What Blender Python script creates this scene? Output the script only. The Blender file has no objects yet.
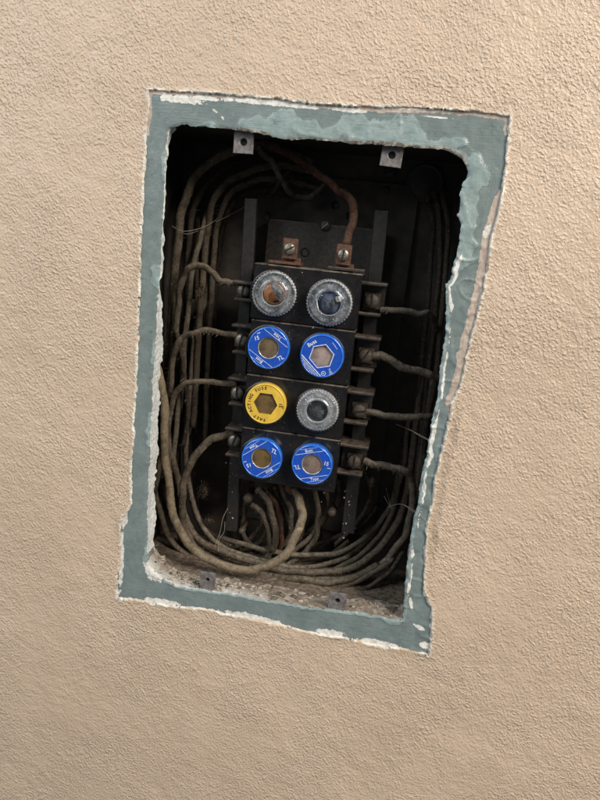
import bpy, math, random
import numpy as np
from mathutils import Vector, Matrix, kdtree
PI = math.pi
random.seed(7)
rng = np.random.default_rng(11)
SC = bpy.context.scene
COL = SC.collection

# ---------------------------------------------------------------- camera
F_PX, CX, CY = 660.0, 300.0, 400.0            # focal length in pixels of a 600x800 frame
YAW, PITCH, ROLL = -0.13484, -0.22547, 0.10384
CAM = np.array([0.0703, -0.4719, 0.0743])
_fw = np.array([math.sin(YAW)*math.cos(PITCH), math.cos(YAW)*math.cos(PITCH), math.sin(PITCH)])
_r = np.cross(_fw, [0, 0, 1]); _r /= np.linalg.norm(_r); _u = np.cross(_r, _fw)
RIGHT = math.cos(ROLL)*_r + math.sin(ROLL)*_u
UP = -math.sin(ROLL)*_r + math.cos(ROLL)*_u
cd = bpy.data.cameras.new('camera'); cam = bpy.data.objects.new('camera', cd); COL.objects.link(cam)
cd.sensor_fit = 'VERTICAL'; cd.sensor_height = 24; cd.lens = 24*F_PX/800; cd.clip_start = 0.01; cd.clip_end = 50
M4 = Matrix.Identity(4)
for i in range(3):
    M4[i][0] = RIGHT[i]; M4[i][1] = UP[i]; M4[i][2] = -_fw[i]; M4[i][3] = CAM[i]
cam.matrix_world = M4
SC.camera = cam

# ---------------------------------------------------------------- light: one window to the upper right, dim room
w = bpy.data.worlds.new('World'); SC.world = w; w.use_nodes = True
bg = w.node_tree.nodes['Background']; bg.inputs[0].default_value = (0.86, 0.93, 1.0, 1); bg.inputs[1].default_value = 0.13
ld = bpy.data.lights.new('window_light', 'AREA'); ld.shape = 'RECTANGLE'; ld.size = 0.9; ld.size_y = 1.3
ld.energy = 93; ld.color = (1.0, 0.935, 0.84)
lo = bpy.data.objects.new('window_light', ld); COL.objects.link(lo)
LDIR = Vector((0.60, -0.54, 0.60)).normalized()
lo.location = Vector((0.0, 0, -0.03)) + LDIR*2.6
lo.rotation_euler = (-LDIR).to_track_quat('-Z', 'Y').to_euler()
l2 = bpy.data.lights.new('second_window_light', 'AREA'); l2.shape = 'RECTANGLE'; l2.size = 1.3; l2.size_y = 1.3
l2.energy = 31; l2.color = (0.84, 0.93, 1.0)
lo2_ = bpy.data.objects.new('second_window_light', l2); COL.objects.link(lo2_)
L2DIR = Vector((-0.72, -0.60, 0.52)).normalized()
lo2_.location = Vector((0.0, 0, -0.03)) + L2DIR*2.2
lo2_.rotation_euler = (-L2DIR).to_track_quat('-Z', 'Y').to_euler()
SC.view_settings.view_transform = 'Standard'; SC.view_settings.look = 'None'
SC.view_settings.exposure = 0.0; SC.view_settings.gamma = 1.0; SC.view_settings.use_curve_mapping = False
SC.cycles.use_denoising = True
SC.cycles.max_bounces = 8
SC.cycles.transparent_max_bounces = 16

# ---------------------------------------------------------------- helpers
def at(px, py, d):
    """point of the plane d metres behind the wall face that the photograph shows at px, py"""
    v = _fw*F_PX + RIGHT*(px-CX) - UP*(py-CY)
    return CAM + v*((d-CAM[1])/v[1])
def to_px(P):
    d = P-CAM; z = d@_fw
    return CX+F_PX*(d@RIGHT)/z, CY-F_PX*(d@UP)/z
def tag(o, label=None, cat=None, group=None, kind=None):
    if label: o['label'] = label
    if cat: o['category'] = cat
    if group: o['group'] = group
    if kind: o['kind'] = kind
    return o
def mesh_obj(name, V, Fc, mat=None, parent=None, smooth=True, attrs=None):
    me = bpy.data.meshes.new(name)
    me.from_pydata([tuple(map(float, v)) for v in V] if not isinstance(V, np.ndarray) else V.tolist(), [],
                   Fc.tolist() if isinstance(Fc, np.ndarray) else Fc)
    if attrs:
        for k, a in attrs.items():
            at_ = me.attributes.new(k, 'FLOAT', 'POINT'); at_.data.foreach_set('value', np.asarray(a, dtype=np.float32))
    if smooth: me.polygons.foreach_set('use_smooth', [True]*len(me.polygons))
    if mat: me.materials.append(mat)
    me.update()
    o = bpy.data.objects.new(name, me); COL.objects.link(o)
    if parent: o.parent = parent
    return o
def empty(name, loc=(0, 0, 0), rot=(0, 0, 0)):
    o = bpy.data.objects.new(name, None); COL.objects.link(o)
    o.location = loc; o.rotation_euler = rot; o.empty_display_size = 0.02
    return o
class MB:
    def __init__(s): s.v = []; s.f = []
    def add(s, V, Fc):
        n = len(s.v); s.v += [tuple(map(float, p)) for p in V]; s.f += [tuple(int(i)+n for i in f) for f in Fc]; return s
    def box(s, c, size, bev=0.0, R=None):
        """chamfered box"""
        hx, hy, hz = [q/2 for q in size]; b = min(bev, hx*.9, hy*.9, hz*.9)
        V = []; Fc = []
        if b <= 0:
            V = [(x, y, z) for x in (-hx, hx) for y in (-hy, hy) for z in (-hz, hz)]
            Fc = [(0, 1, 3, 2), (4, 6, 7, 5), (0, 4, 5, 1), (2, 3, 7, 6), (0, 2, 6, 4), (1, 5, 7, 3)]
        else:
            idx = {}
            for sx in (-1, 1):
                for sy in (-1, 1):
                    for sz in (-1, 1):
                        for ax in range(3):
                            p = [sx*(hx-b), sy*(hy-b), sz*(hz-b)]
                            p[ax] = (sx*hx, sy*hy, sz*hz)[ax]
                            idx[(sx, sy, sz, ax)] = len(V); V.append(tuple(p))
            def q(*k): Fc.append(tuple(idx[i] for i in k))
            for sg in (-1, 1):
                for ax in range(3):
                    o1, o2 = [a for a in range(3) if a != ax]
                    ring = []
                    for a, c_ in ((-1, -1), (1, -1), (1, 1), (-1, 1)):
                        k = [0, 0, 0]; k[ax] = sg; k[o1] = a; k[o2] = c_; ring.append((*k, ax))
                    if (sg < 0) != (ax == 1): ring = ring[::-1]
                    q(*ring)
            for ax in range(3):
                o1, o2 = [a for a in range(3) if a != ax]
                for a in (-1, 1):
                    for c_ in (-1, 1):
                        k0 = [0, 0, 0]; k0[ax] = -1; k0[o1] = a; k0[o2] = c_
                        k1 = list(k0); k1[ax] = 1
                        q((*k0, o1), (*k1, o1), (*k1, o2), (*k0, o2))
            for sx in (-1, 1):
                for sy in (-1, 1):
                    for sz in (-1, 1): q((sx, sy, sz, 0), (sx, sy, sz, 1), (sx, sy, sz, 2))
        if R is not None: V = [tuple(R @ Vector(p)) for p in V]
        return s.add([(p[0]+c[0], p[1]+c[1], p[2]+c[2]) for p in V], Fc)
    def lathe(s, prof, n=48, c=(0, 0, 0), knurl=None, axis='z'):
        """prof: (r, z) list round the local z axis; knurl=(teeth, amp, rmin)"""
        V = []; Fc = []
        for (r, z) in prof:
            for k in range(n):
                a = 2*PI*k/n; rr = r
                if knurl and r > knurl[2]: rr = r + knurl[1]*math.cos(knurl[0]*a)
                p = (rr*math.cos(a), rr*math.sin(a), z)
                if axis == 'x': p = (p[2], p[0], p[1])
                V.append((p[0]+c[0], p[1]+c[1], p[2]+c[2]))
        for i in range(len(prof)-1):
            for k in range(n):
                k2 = (k+1) % n; Fc.append((i*n+k, i*n+k2, (i+1)*n+k2, (i+1)*n+k))
        return s.add(V, Fc)
    def build(s, name, mat, parent=None, smooth=False):
        o = mesh_obj(name, s.v, s.f, mat, parent, smooth)
        return o
_tab = rng.random((16, 256, 256)).astype(np.float64)
def vn(x, z, s, seed=0):
    """smooth value noise, 0..1, feature size s metres"""
    t = _tab[seed % 16]; u = np.asarray(x)/s+37.3*seed+1000; v = np.asarray(z)/s+11.7*seed+1000
    i = np.floor(u).astype(int); j = np.floor(v).astype(int); a = u-i; b = v-j
    a = a*a*a*(a*(a*6-15)+10); b = b*b*b*(b*(b*6-15)+10)
    g = lambda p, q: t[p & 255, q & 255]
    return (g(i, j)*(1-a)+g(i+1, j)*a)*(1-b)+(g(i, j+1)*(1-a)+g(i+1, j+1)*a)*b
def fbm(x, z, s, seed=0, n=4):
    o = 0; amp = .5
    for k in range(n): o = o+amp*vn(x, z, s/2**k, seed+k); amp *= .5
    return o/(1-.5**n)
def smooth01(a, b, x): t = np.clip((x-a)/(b-a), 0, 1); return t*t*(3-2*t)

# ---------------------------------------------------------------- materials
def new_mat(name):
    m = bpy.data.materials.new(name); m.use_nodes = True
    nt = m.node_tree; b = nt.nodes['Principled BSDF']
    return m, nt, b
def nd(nt, t, **kw):
    n = nt.nodes.new(t)
    for k, v in kw.items(): setattr(n, k, v)
    return n
def setin(nt, sock, v):
    if hasattr(v, 'node'): nt.links.new(v, sock)
    else: sock.default_value = v
def c4(c): return (*c, 1) if len(c) == 3 else c
def noise(nt, scale, detail=4, rough=.55, vec=None, dist=0):
    n = nd(nt, 'ShaderNodeTexNoise'); n.inputs['Scale'].default_value = scale
    n.inputs['Detail'].default_value = detail; n.inputs['Roughness'].default_value = rough
    n.inputs['Distortion'].default_value = dist
    if vec is None:
        tc = nt.nodes.get('tc') or nd(nt, 'ShaderNodeTexCoord'); tc.name = 'tc'; vec = tc.outputs['Object']
    nt.links.new(vec, n.inputs['Vector'])
    return n.outputs['Fac']
def ramp(nt, x, a, b):
    n = nd(nt, 'ShaderNodeMapRange'); n.interpolation_type = 'SMOOTHSTEP'
    n.inputs['From Min'].default_value = a; n.inputs['From Max'].default_value = b
    setin(nt, n.inputs['Value'], x); return n.outputs['Result']
def mixc(nt, f, a, b):
    n = nd(nt, 'ShaderNodeMix', data_type='RGBA')
    setin(nt, n.inputs[0], f); setin(nt, n.inputs[6], c4(a) if isinstance(a, tuple) else a); setin(nt, n.inputs[7], c4(b) if isinstance(b, tuple) else b)
    return n.outputs[2]
def mth(nt, op, a, b=0.0):
    n = nd(nt, 'ShaderNodeMath', operation=op); setin(nt, n.inputs[0], a); setin(nt, n.inputs[1], b); return n.outputs[0]
def attr(nt, name):
    n = nd(nt, 'ShaderNodeAttribute'); n.attribute_name = name; return n.outputs['Fac']
def bump(nt, b, h, dist, strength=1.0, prev=None):
    n = nd(nt, 'ShaderNodeBump'); n.inputs['Distance'].default_value = dist; n.inputs['Strength'].default_value = strength
    nt.links.new(h, n.inputs['Height'])
    if prev is not None: nt.links.new(prev, n.inputs['Normal'])
    nt.links.new(n.outputs[0], b.inputs['Normal']); return n.outputs[0]
def simple(name, c1, c2=None, rough=.5, metal=0.0, scale=400, bscale=1500, bdist=0.0, dust=0.0, dustc=(.20, .155, .11), spec=.5, lo_=.35, hi=.65, rvar=.15, specks=0.0):
    """two-tone worn surface, optional settled dust on upward faces and pale specks"""
    m, nt, b = new_mat(name)
    c2 = c2 or tuple(x*.7 for x in c1)
    col = mixc(nt, ramp(nt, noise(nt, scale, 5), lo_, hi), c1, c2)
    if dust > 0:
        g = nd(nt, 'ShaderNodeNewGeometry'); sx = nd(nt, 'ShaderNodeSeparateXYZ'); nt.links.new(g.outputs['Normal'], sx.inputs[0])
        up = ramp(nt, sx.outputs['Z'], 0.05, .85)
        base = mth(nt, 'ADD', mth(nt, 'MULTIPLY', up, .9), .04)
        f = mth(nt, 'MULTIPLY', base, mth(nt, 'MULTIPLY', ramp(nt, noise(nt, scale*.6, 4), .25, .6), dust))
        col = mixc(nt, f, col, dustc)
        b.inputs['Roughness'].default_value = rough
        setin(nt, b.inputs['Roughness'], mth(nt, 'ADD', rough, mth(nt, 'MULTIPLY', f, .9-rough)))
    else:
        setin(nt, b.inputs['Roughness'], mth(nt, 'ADD', rough-rvar/2, mth(nt, 'MULTIPLY', noise(nt, scale*1.7, 3), rvar)))
    if specks > 0:
        s = ramp(nt, noise(nt, 900, 2, .4), 1-specks, 1-specks+.03)
        col = mixc(nt, s, col, (.34, .29, .23))
    nt.links.new(col, b.inputs['Base Color'])
    b.inputs['Metallic'].default_value = metal
    b.inputs['Specular IOR Level'].default_value = spec
    if bdist > 0: bump(nt, b, noise(nt, bscale, 4), bdist)
    return m

# wall paint: sand beige roller-stippled paint, bare white plaster along the broken edge, painted whiter as if lit on the right
m_wall, nt, b = new_mat('beige_wall_paint')
big = noise(nt, 9, 4, .5); mid = noise(nt, 45, 4)
c = mixc(nt, ramp(nt, big, .3, .7), (.585, .443, .325), (.535, .402, .291))
c = mixc(nt, mth(nt, 'MULTIPLY', ramp(nt, mid, .45, .75), .35), c, (.51, .385, .265))
c = mixc(nt, mth(nt, 'MULTIPLY', ramp(nt, noise(nt, 700, 3), .5, .8), .25), c, (.63, .51, .39))
c = mixc(nt, mth(nt, 'MULTIPLY', ramp(nt, noise(nt, 22, 6, .7), .56, .74), .22), c, (.43, .315, .215))
c = mixc(nt, mth(nt, 'MULTIPLY', ramp(nt, noise(nt, 1500, 2), .70, .76), .35), c, (.30, .22, .15))
e_ = mth(nt, 'MULTIPLY', attr(nt, 'edge'), ramp(nt, noise(nt, 160, 3), .34, .5))
c = mixc(nt, e_, c, (.72, .67, .58))
c = mixc(nt, attr(nt, 'brown_tone'), c, (.33, .235, .15))
nt.links.new(c, b.inputs['Base Color']); b.inputs['Roughness'].default_value = .40; b.inputs['Specular IOR Level'].default_value = .6
amp = mth(nt, 'ADD', .45, mth(nt, 'MULTIPLY', ramp(nt, noise(nt, 14, 5, .65), .34, .66), .55))
mpn = nd(nt, 'ShaderNodeMapping'); nt.links.new(nt.nodes['tc'].outputs['Object'], mpn.inputs['Vector']); mpn.inputs['Rotation'].default_value = (0, .7, 0)
mp2 = nd(nt, 'ShaderNodeMapping'); nt.links.new(mpn.outputs[0], mp2.inputs['Vector']); mp2.inputs['Scale'].default_value = (1.0, 1, .84)
wv = mp2.outputs[0]
p1 = bump(nt, b, mth(nt, 'MULTIPLY', amp, mth(nt, 'ADD', mth(nt, 'MULTIPLY', mth(nt, 'ADD', noise(nt, 420, 3, .5, wv, .1), mth(nt, 'MULTIPLY', ramp(nt, noise(nt, 600, 2, .45, wv, .1), .42, .76), .75)), 1.0), mth(nt, 'MULTIPLY', noise(nt, 1500, 2, .5), .3))), .00084, 1.0)
bump(nt, b, noise(nt, 1300, 3, .6), .00009, .8, p1)

# teal paint round the opening: two coats, bare plaster and white chips where it broke away
m_teal, nt, b = new_mat('teal_chipped_paint')
n_c = mth(nt, 'ADD', mth(nt, 'MULTIPLY', mth(nt, 'SUBTRACT', noise(nt, 170, 4, .6), .5), 1.9), mth(nt, 'MULTIPLY', mth(nt, 'SUBTRACT', noise(nt, 750, 3, .6), .5), .8))
chip = ramp(nt, mth(nt, 'ADD', attr(nt, 'chipf'), n_c), -.02, .05)
bare = ramp(nt, mth(nt, 'ADD', attr(nt, 'baref'), n_c), -.03, .05)
coat = ramp(nt, mth(nt, 'ADD', attr(nt, 'coatf'), n_c), -.04, .05)
t1 = mixc(nt, ramp(nt, noise(nt, 60, 5, .65), .3, .7), (.145, .182, .177), (.195, .232, .225))
t1 = mixc(nt, mth(nt, 'MULTIPLY', ramp(nt, noise(nt, 700, 3), .62, .70), .5), t1, (.27, .31, .305))
t2 = mixc(nt, ramp(nt, noise(nt, 120, 5, .65), .35, .65), (.215, .272, .265), (.285, .348, .338))
c = mixc(nt, coat, t1, t2)
c = mixc(nt, mth(nt, 'MULTIPLY', ramp(nt, noise(nt, 85, 6, .7), .54, .70), .5), c, (.10, .115, .108))
c = mixc(nt, mth(nt, 'MULTIPLY', ramp(nt, noise(nt, 1300, 2), .66, .72), .5), c, (.07, .07, .062))
c = mixc(nt, mth(nt, 'MULTIPLY', ramp(nt, mth(nt, 'ADD', attr(nt, 'gunkf'), n_c), -.05, .1), .85), c, mixc(nt, ramp(nt, noise(nt, 420, 4), .4, .6), (.16, .125, .085), (.42, .39, .33)))
pl = mixc(nt, ramp(nt, noise(nt, 250, 5, .7), .35, .65), (.50, .41, .34), (.34, .265, .215))
c = mixc(nt, bare, c, pl)
wh = mixc(nt, ramp(nt, noise(nt, 300, 5, .7), .4, .7), (.74, .72, .67), (.50, .455, .40))
c = mixc(nt, chip, c, wh)
nt.links.new(c, b.inputs['Base Color'])
broken = mth(nt, 'MAXIMUM', chip, bare)
setin(nt, b.inputs['Roughness'], mth(nt, 'ADD', mth(nt, 'ADD', .22, mth(nt, 'MULTIPLY', noise(nt, 140, 4), .2)), mth(nt, 'MULTIPLY', broken, .4)))
p1 = bump(nt, b, noise(nt, 240, 4, .55), .0006, .5)
lay = mth(nt, 'SUBTRACT', mth(nt, 'MULTIPLY', coat, .6), broken)
p2 = bump(nt, b, lay, .0007, 1.0, p1); p3 = bump(nt, b, noise(nt, 900, 3), .00016, .8, p2)
brs = []
for sc_ in ((70, 300, 1100), (1100, 300, 70)):
    mpb = nd(nt, 'ShaderNodeMapping'); nt.links.new(nt.nodes['tc'].outputs['Object'], mpb.inputs['Vector']); mpb.inputs['Scale'].default_value = sc_
    brs.append(noise(nt, 1.0, 3, .6, mpb.outputs[0]))
hz = attr(nt, 'horiz')
brush = mth(nt, 'ADD', mth(nt, 'MULTIPLY', brs[0], hz), mth(nt, 'MULTIPLY', brs[1], mth(nt, 'SUBTRACT', 1.0, hz)))
bump(nt, b, brush, .0003, .8, p3)

m_reveal, nt, b = new_mat('opening_edge_paint')
c = mixc(nt, ramp(nt, noise(nt, 300, 4), .35, .65), (.80, .80, .77), (.70, .72, .70))
spk = ramp(nt, noise(nt, 800, 3, .6), .57, .64)
c = mixc(nt, mth(nt, 'MULTIPLY', spk, .8), c, (.16, .15, .13))
tl = mixc(nt, ramp(nt, noise(nt, 220, 5, .65), .44, .56), (.20, .29, .285), (.40, .45, .43))
c = mixc(nt, attr(nt, 'teal'), c, tl)
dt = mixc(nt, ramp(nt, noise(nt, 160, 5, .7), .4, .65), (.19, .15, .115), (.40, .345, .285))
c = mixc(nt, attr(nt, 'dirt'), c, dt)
nt.links.new(c, b.inputs['Base Color']); b.inputs['Roughness'].default_value = .55
p1 = bump(nt, b, noise(nt, 260, 4), .0012, .8); bump(nt, b, noise(nt, 1200, 3), .0002, .8, p1)

m_box = simple('dirty_black_steel', (.022, .020, .018), (.040, .033, .026), .62, 0, 120, 900, .00015, dust=.55, dustc=(.13, .10, .075))
m_back = simple('dusty_back_panel', (.030, .026, .022), (.058, .046, .034), .8, 0, 60, 700, .0002, dust=.3, dustc=(.13, .10, .075))
m_tab = simple('grey_tab_steel', (.20, .185, .185), (.11, .09, .08), .55, .15, 260, 1500, .00006)
m_bak = simple('black_bakelite', (.006, .006, .008), (.010, .0095, .010), .17, 0, 250, 900, .00003, dust=.75, dustc=(.19, .15, .115), specks=.26, spec=.4)
m_shelf = simple('dusty_bakelite', (.014, .013, .012), (.035, .027, .02), .5, 0, 350, 900, .0001, dust=.8, dustc=(.135, .098, .07))
m_rail = simple('dark_steel_rail', (.011, .0105, .011), (.022, .019, .017), .5, .1, 300, 1200, .00008, dust=.4)
m_screw = simple('tarnished_screw', (.30, .27, .22), (.16, .135, .105), .42, .7, 600, 1500, .00005)
m_screwd = simple('dirty_screw', (.095, .074, .055), (.055, .04, .028), .65, .3, 700, 1500, .0001)
m_cop = simple('oxidised_copper', (.15, .072, .042), (.07, .038, .025), .55, .3, 500, 1200, .00012)
m_dark = simple('dark_hole', (.006, .006, .006), None, .8)
def cable_mat(name, c1, c2, dust=.6, dustc=(.25, .19, .125)):
    m, nt, b = new_mat(name)
    c = mixc(nt, ramp(nt, noise(nt, 500, 5, .7), .38, .62), c1, c2)
    c = mixc(nt, mth(nt, 'MULTIPLY', ramp(nt, noise(nt, 110, 4), .5, .64), .75), c, tuple(x*.35 for x in c1))
    c = mixc(nt, mth(nt, 'MULTIPLY', ramp(nt, noise(nt, 75, 5, .7), .60, .68), .55), c, tuple(min(1, x*2.1) for x in c1))
    g = nd(nt, 'ShaderNodeNewGeometry'); sx = nd(nt, 'ShaderNodeSeparateXYZ'); nt.links.new(g.outputs['Normal'], sx.inputs[0])
    f = mth(nt, 'MULTIPLY', ramp(nt, sx.outputs['Z'], -.35, .8), mth(nt, 'MULTIPLY', ramp(nt, noise(nt, 300, 5, .7), .36, .62), dust))
    c = mixc(nt, f, c, dustc)
    nt.links.new(c, b.inputs['Base Color']); b.inputs['Roughness'].default_value = .9; b.inputs['Specular IOR Level'].default_value = .15
    p1 = bump(nt, b, noise(nt, 1100, 3, .6), .0007, 1.0); bump(nt, b, noise(nt, 330, 3), .0007, .7, p1)
    return m
m_cab = cable_mat('dusty_cloth_cable', (.105, .082, .058), (.064, .050, .036), .65, (.205, .168, .125))
m_cabg = cable_mat('grey_dusty_cable', (.13, .105, .078), (.08, .064, .048), .75, (.25, .205, .155))
m_cabl = cable_mat('tan_cloth_cable', (.20, .155, .10), (.13, .10, .066), .5, (.28, .225, .16))
m_cabd = cable_mat('dark_cloth_cable', (.055, .043, .032), (.032, .026, .02), .5, (.14, .105, .07))
m_cabr = cable_mat('red_brown_cable', (.095, .042, .028), (.06, .033, .022), .55, (.17, .12, .078))
m_blue = simple('blue_fuse_face', (.007, .062, .43), (.014, .075, .38), .30, 0, 180, 900, .00002, spec=.5, rvar=.25, specks=.27)
m_bluee = simple('blue_fuse_edge_highlight', (.035, .20, .70), (.02, .13, .58), .15, 0, 300, 900, 0, spec=.8, rvar=.08)  # lighter than the face: the rim's reflected light put into its colour
m_yel = simple('yellow_fuse_face', (.72, .47, .055), (.60, .38, .05), .36, 0, 160, 900, .00002, rvar=.25, specks=.25)
for m_ in (m_blue, m_bluee, m_yel): m_.node_tree.nodes['Principled BSDF'].inputs['Coat Weight'].default_value = .5; m_.node_tree.nodes['Principled BSDF'].inputs['Coat Roughness'].default_value = .12
m_white = simple('white_ink', (.72, .76, .84), (.42, .50, .68), .5, 0, 700)
m_black = simple('black_ink', (.02, .016, .01), None, .5, 0)
m_mica = simple('brown_mica_window', (.17, .12, .068), (.085, .062, .04), .22, .15, 160, 600, .0001, spec=.7)
m_micap = simple('pinkish_mica_window', (.235, .165, .135), (.13, .098, .085), .22, .15, 160, 600, .0001, spec=.7)
m_micas = simple('silvery_pink_window', (.44, .34, .30), (.27, .205, .18), .18, .25, 160, 600, .0001, spec=.8)
m_micad = simple('dark_brown_window', (.15, .095, .035), (.075, .05, .024), .28, .1, 130, 600, .0001, spec=.6)
m_zinc = simple('dull_zinc', (.62, .62, .63), (.36, .36, .37), .32, .5, 300, 900, .0002)
m_orange = simple('copper_disc', (.95, .40, .13), (.78, .28, .09), .4, .0, 250, 900, .0001)
m_bluegrey = simple('blue_grey_insulator', (.22, .26, .36), (.11, .13, .20), .4, 0, 250)
m_pale = simple('pale_fuse_base', (.66, .66, .665), (.24, .24, .245), .4, .1, 260, 500, .0006)
m_soot = simple('sooty_base', (.08, .08, .083), (.24, .24, .245), .4, .2, 250, 700, .0002)
def glass_mat(name, body, fac, rough, side=.55):
    m, nt, b = new_mat(name)
    b.inputs['Base Color'].default_value = c4(body); b.inputs['Roughness'].default_value = rough; b.inputs['Specular IOR Level'].default_value = 1.0
    tr = nd(nt, 'ShaderNodeBsdfTransparent'); tr.inputs[0].default_value = (.93, .95, .96, 1)
    gl = nd(nt, 'ShaderNodeBsdfGlossy'); gl.inputs['Roughness'].default_value = rough; gl.inputs['Color'].default_value = (1, 1, 1, 1)
    nrm = bump(nt, b, noise(nt, 380, 2), .0005, .8); nt.links.new(nrm, gl.inputs['Normal'])
    lw = nd(nt, 'ShaderNodeLayerWeight'); lw.inputs[0].default_value = .5; nt.links.new(nrm, lw.inputs['Normal'])
    f = mth(nt, 'ADD', mth(nt, 'MULTIPLY', mth(nt, 'POWER', lw.outputs['Facing'], 1.25), side), mth(nt, 'ADD', fac, mth(nt, 'MULTIPLY', ramp(nt, noise(nt, 330, 3), .5, .7), .10)))  # pale body mixed in at grazing angles stands in for highlights on the glass
    f = mth(nt, 'MINIMUM', f, .9)
    m1 = nd(nt, 'ShaderNodeMixShader'); nt.links.new(f, m1.inputs[0]); nt.links.new(tr.outputs[0], m1.inputs[1]); nt.links.new(b.outputs[0], m1.inputs[2])
    fr = nd(nt, 'ShaderNodeFresnel'); fr.inputs['IOR'].default_value = 1.5; nt.links.new(nrm, fr.inputs['Normal'])
    m2 = nd(nt, 'ShaderNodeMixShader'); nt.links.new(fr.outputs[0], m2.inputs[0]); nt.links.new(m1.outputs[0], m2.inputs[1]); nt.links.new(gl.outputs[0], m2.inputs[2])
    nt.links.new(m2.outputs[0], nt.nodes['Material Output'].inputs['Surface'])
    return m
m_glass = glass_mat('clear_moulded_glass', (.86, .87, .88), .02, .10)
m_glassc = glass_mat('clear_window_glass', (.8, .8, .8), -.06, .06, .3)
m_link = simple('bright_fuse_link', (.78, .76, .72), (.60, .58, .55), .4, .0, 300)
m_glassg = glass_mat('cloudy_moulded_glass', (.80, .81, .82), .12, .14)
m_plaster = simple('crumbled_plaster', (.46, .405, .34), (.28, .23, .18), .85, 0, 200, 900, .0002)
m_dirt = simple('brown_grit', (.19, .145, .105), (.09, .066, .046), .95, 0, 220, 700, .0008)
m_fluff = simple('brown_dust_fluff', (.15, .115, .08), (.08, .062, .045), .95, 0, 300, 900, .0012, spec=.05)
m_web = simple('pale_cobweb', (.42, .37, .30), (.30, .25, .2), .8, 0)
m_hair = simple('dust_fibre', (.30, .235, .16), (.2, .15, .1), .9, 0, spec=.1)

# ---------------------------------------------------------------- contours of the opening and of the old teal frame
OUTER = [(148,89),(200,93),(260,98),(330,104),(400,107),(460,111),(510,115),(508,150),(503,185),(495,225),(491,245),(484,285),(475,325),(466,360),
         (458,392),(452,405),(450,414),(444,440),(436,480),(431,510),(427,530),(424,560),(423,590),(428,603),(432,608),(431,630),(429,656),
         (395,648),(360,642),(320,634),(280,625),(240,617),(200,609),(160,604),(118,598),(117,588),(119,560),(121,530),(121,517),(126,513),(130,505),
         (131,470),(135,400),(138,320),(141,240),(144,170),(146,120)]
INNER = [(168,128),(185,124),(210,126),(232,129),(255,133),(275,136),(290,139),(310,139),(330,141),(350,145),(375,145),(400,146),(425,148),(445,150),
         (458,156),(467,166),(468,176),(462,184),(459,195),(462,206),(458,214),(462,224),(460,240),(455,262),(449,281),(444,283),(447,298),(447,310),
         (444,340),(441,365),(437,395),(433,420),(428,445),(421,480),(416,510),(411,540),(407,570),(404,598),(402,620),
         (380,617),(340,611),(300,606),(260,600),(225,594),(190,590),(175,586),(160,578),(149,566),(146,540),(147,500),(149,450),(151,400),(154,350),
         (157,300),(161,240),(163,200),(165,150)]
def contour(pts, step, amp, seed):
    P = np.array([at(x, y, 0)[[0, 2]] for x, y in pts]); out = []
    n = len(P)
    for i in range(n):
        a, b_ = P[i], P[(i+1) % n]; L = np.linalg.norm(b_-a); k = max(1, int(round(L/step)))
        out += [a+(b_-a)*t/k for t in range(k)]
    Q = np.array(out)
    T = np.roll(Q, -1, 0)-np.roll(Q, 1, 0); T /= np.linalg.norm(T, axis=1)[:, None]; N = np.stack([T[:, 1], -T[:, 0]], 1)
    d = (fbm(Q[:, 0], Q[:, 1], .016, seed, 3)-.5)*2*amp + (vn(Q[:, 0], Q[:, 1], .0022, seed+5)-.5)*amp*.9
    return Q+N*d[:, None]
OUT = contour(OUTER, .0007, .0013, 3)
INN = contour(INNER, .0007, .0013, 6)
def inside(P, poly):
    r = np.zeros(len(P), bool); x, z = P[:, 0], P[:, 1]
    a = poly; b_ = np.roll(poly, -1, 0)
    for (x0, z0), (x1, z1) in zip(a, b_):
        if z0 == z1: continue
        c_ = (z0 > z) != (z1 > z)
        r ^= c_ & (x < (x1-x0)*(z-z0)/(z1-z0)+x0)
    return r
def tree(poly):
    k = kdtree.KDTree(len(poly))
    for i, p in enumerate(poly): k.insert((p[0], p[1], 0), i)
    k.balance(); return k
K_OUT, K_INN = tree(OUT), tree(INN)
def sdist(P, poly, kd, cap):
    """signed distance (inside negative) and nearest index"""
    ins = inside(P, poly); d = np.full(len(P), cap); idx = np.zeros(len(P), int)
    lo = poly.min(0)-cap; hi = poly.max(0)+cap
    sel = np.where(((P >= lo) & (P <= hi)).all(1))[0]
    for i in sel:
        _, j, dd = kd.find((P[i, 0], P[i, 1], 0)); d[i] = min(dd, 9); idx[i] = j
    return np.where(ins, -d, d), idx

# ---------------------------------------------------------------- wall
def wall_relief(x, z):
    patch = .55+.9*fbm(x, z, .05, 9, 3)
    h = .00020*(vn(x, z, .0030, 1)-.5)+.00024*(vn(x*1.0+z*.4, z, .0022, 2)-.5)
    h += .00015*np.clip(vn(x, z, .0042, 4)-.62, 0, 1)
    h = h*patch + .00045*(fbm(x+.4*z, z, .0075, 15, 2)-.5) + .0009*(fbm(x, z, .03, 5, 2)-.5)+.0012*(vn(x, z, .12, 8)-.5)
    return h
st = .00112
xs = np.arange(-.285, .315, st); zs = np.arange(-.475, .275, st)
far = np.array([.02, .05, .1, .2, .35, .55])
xs = np.concatenate([xs[0]-far[::-1], xs, xs[-1]+far]); zs = np.concatenate([zs[0]-far[::-1], zs, zs[-1]+far])
X, Z = np.meshgrid(xs, zs, indexing='ij'); P = np.stack([X.ravel(), Z.ravel()], 1)
sd, idx = sdist(P, OUT, K_OUT, .012)
snap = np.abs(sd) < .62*st
P[snap] = OUT[idx[snap]]
sdw = np.where(snap, 0, sd)
nx, nz = len(xs), len(zs)
I = np.arange(nx*nz).reshape(nx, nz)
quads = np.stack([I[:-1, :-1], I[1:, :-1], I[1:, 1:], I[:-1, 1:]], -1).reshape(-1, 4)
quads = quads[(sdw[quads] >= 0).all(1)]
h = wall_relief(P[:, 0], P[:, 1])
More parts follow.
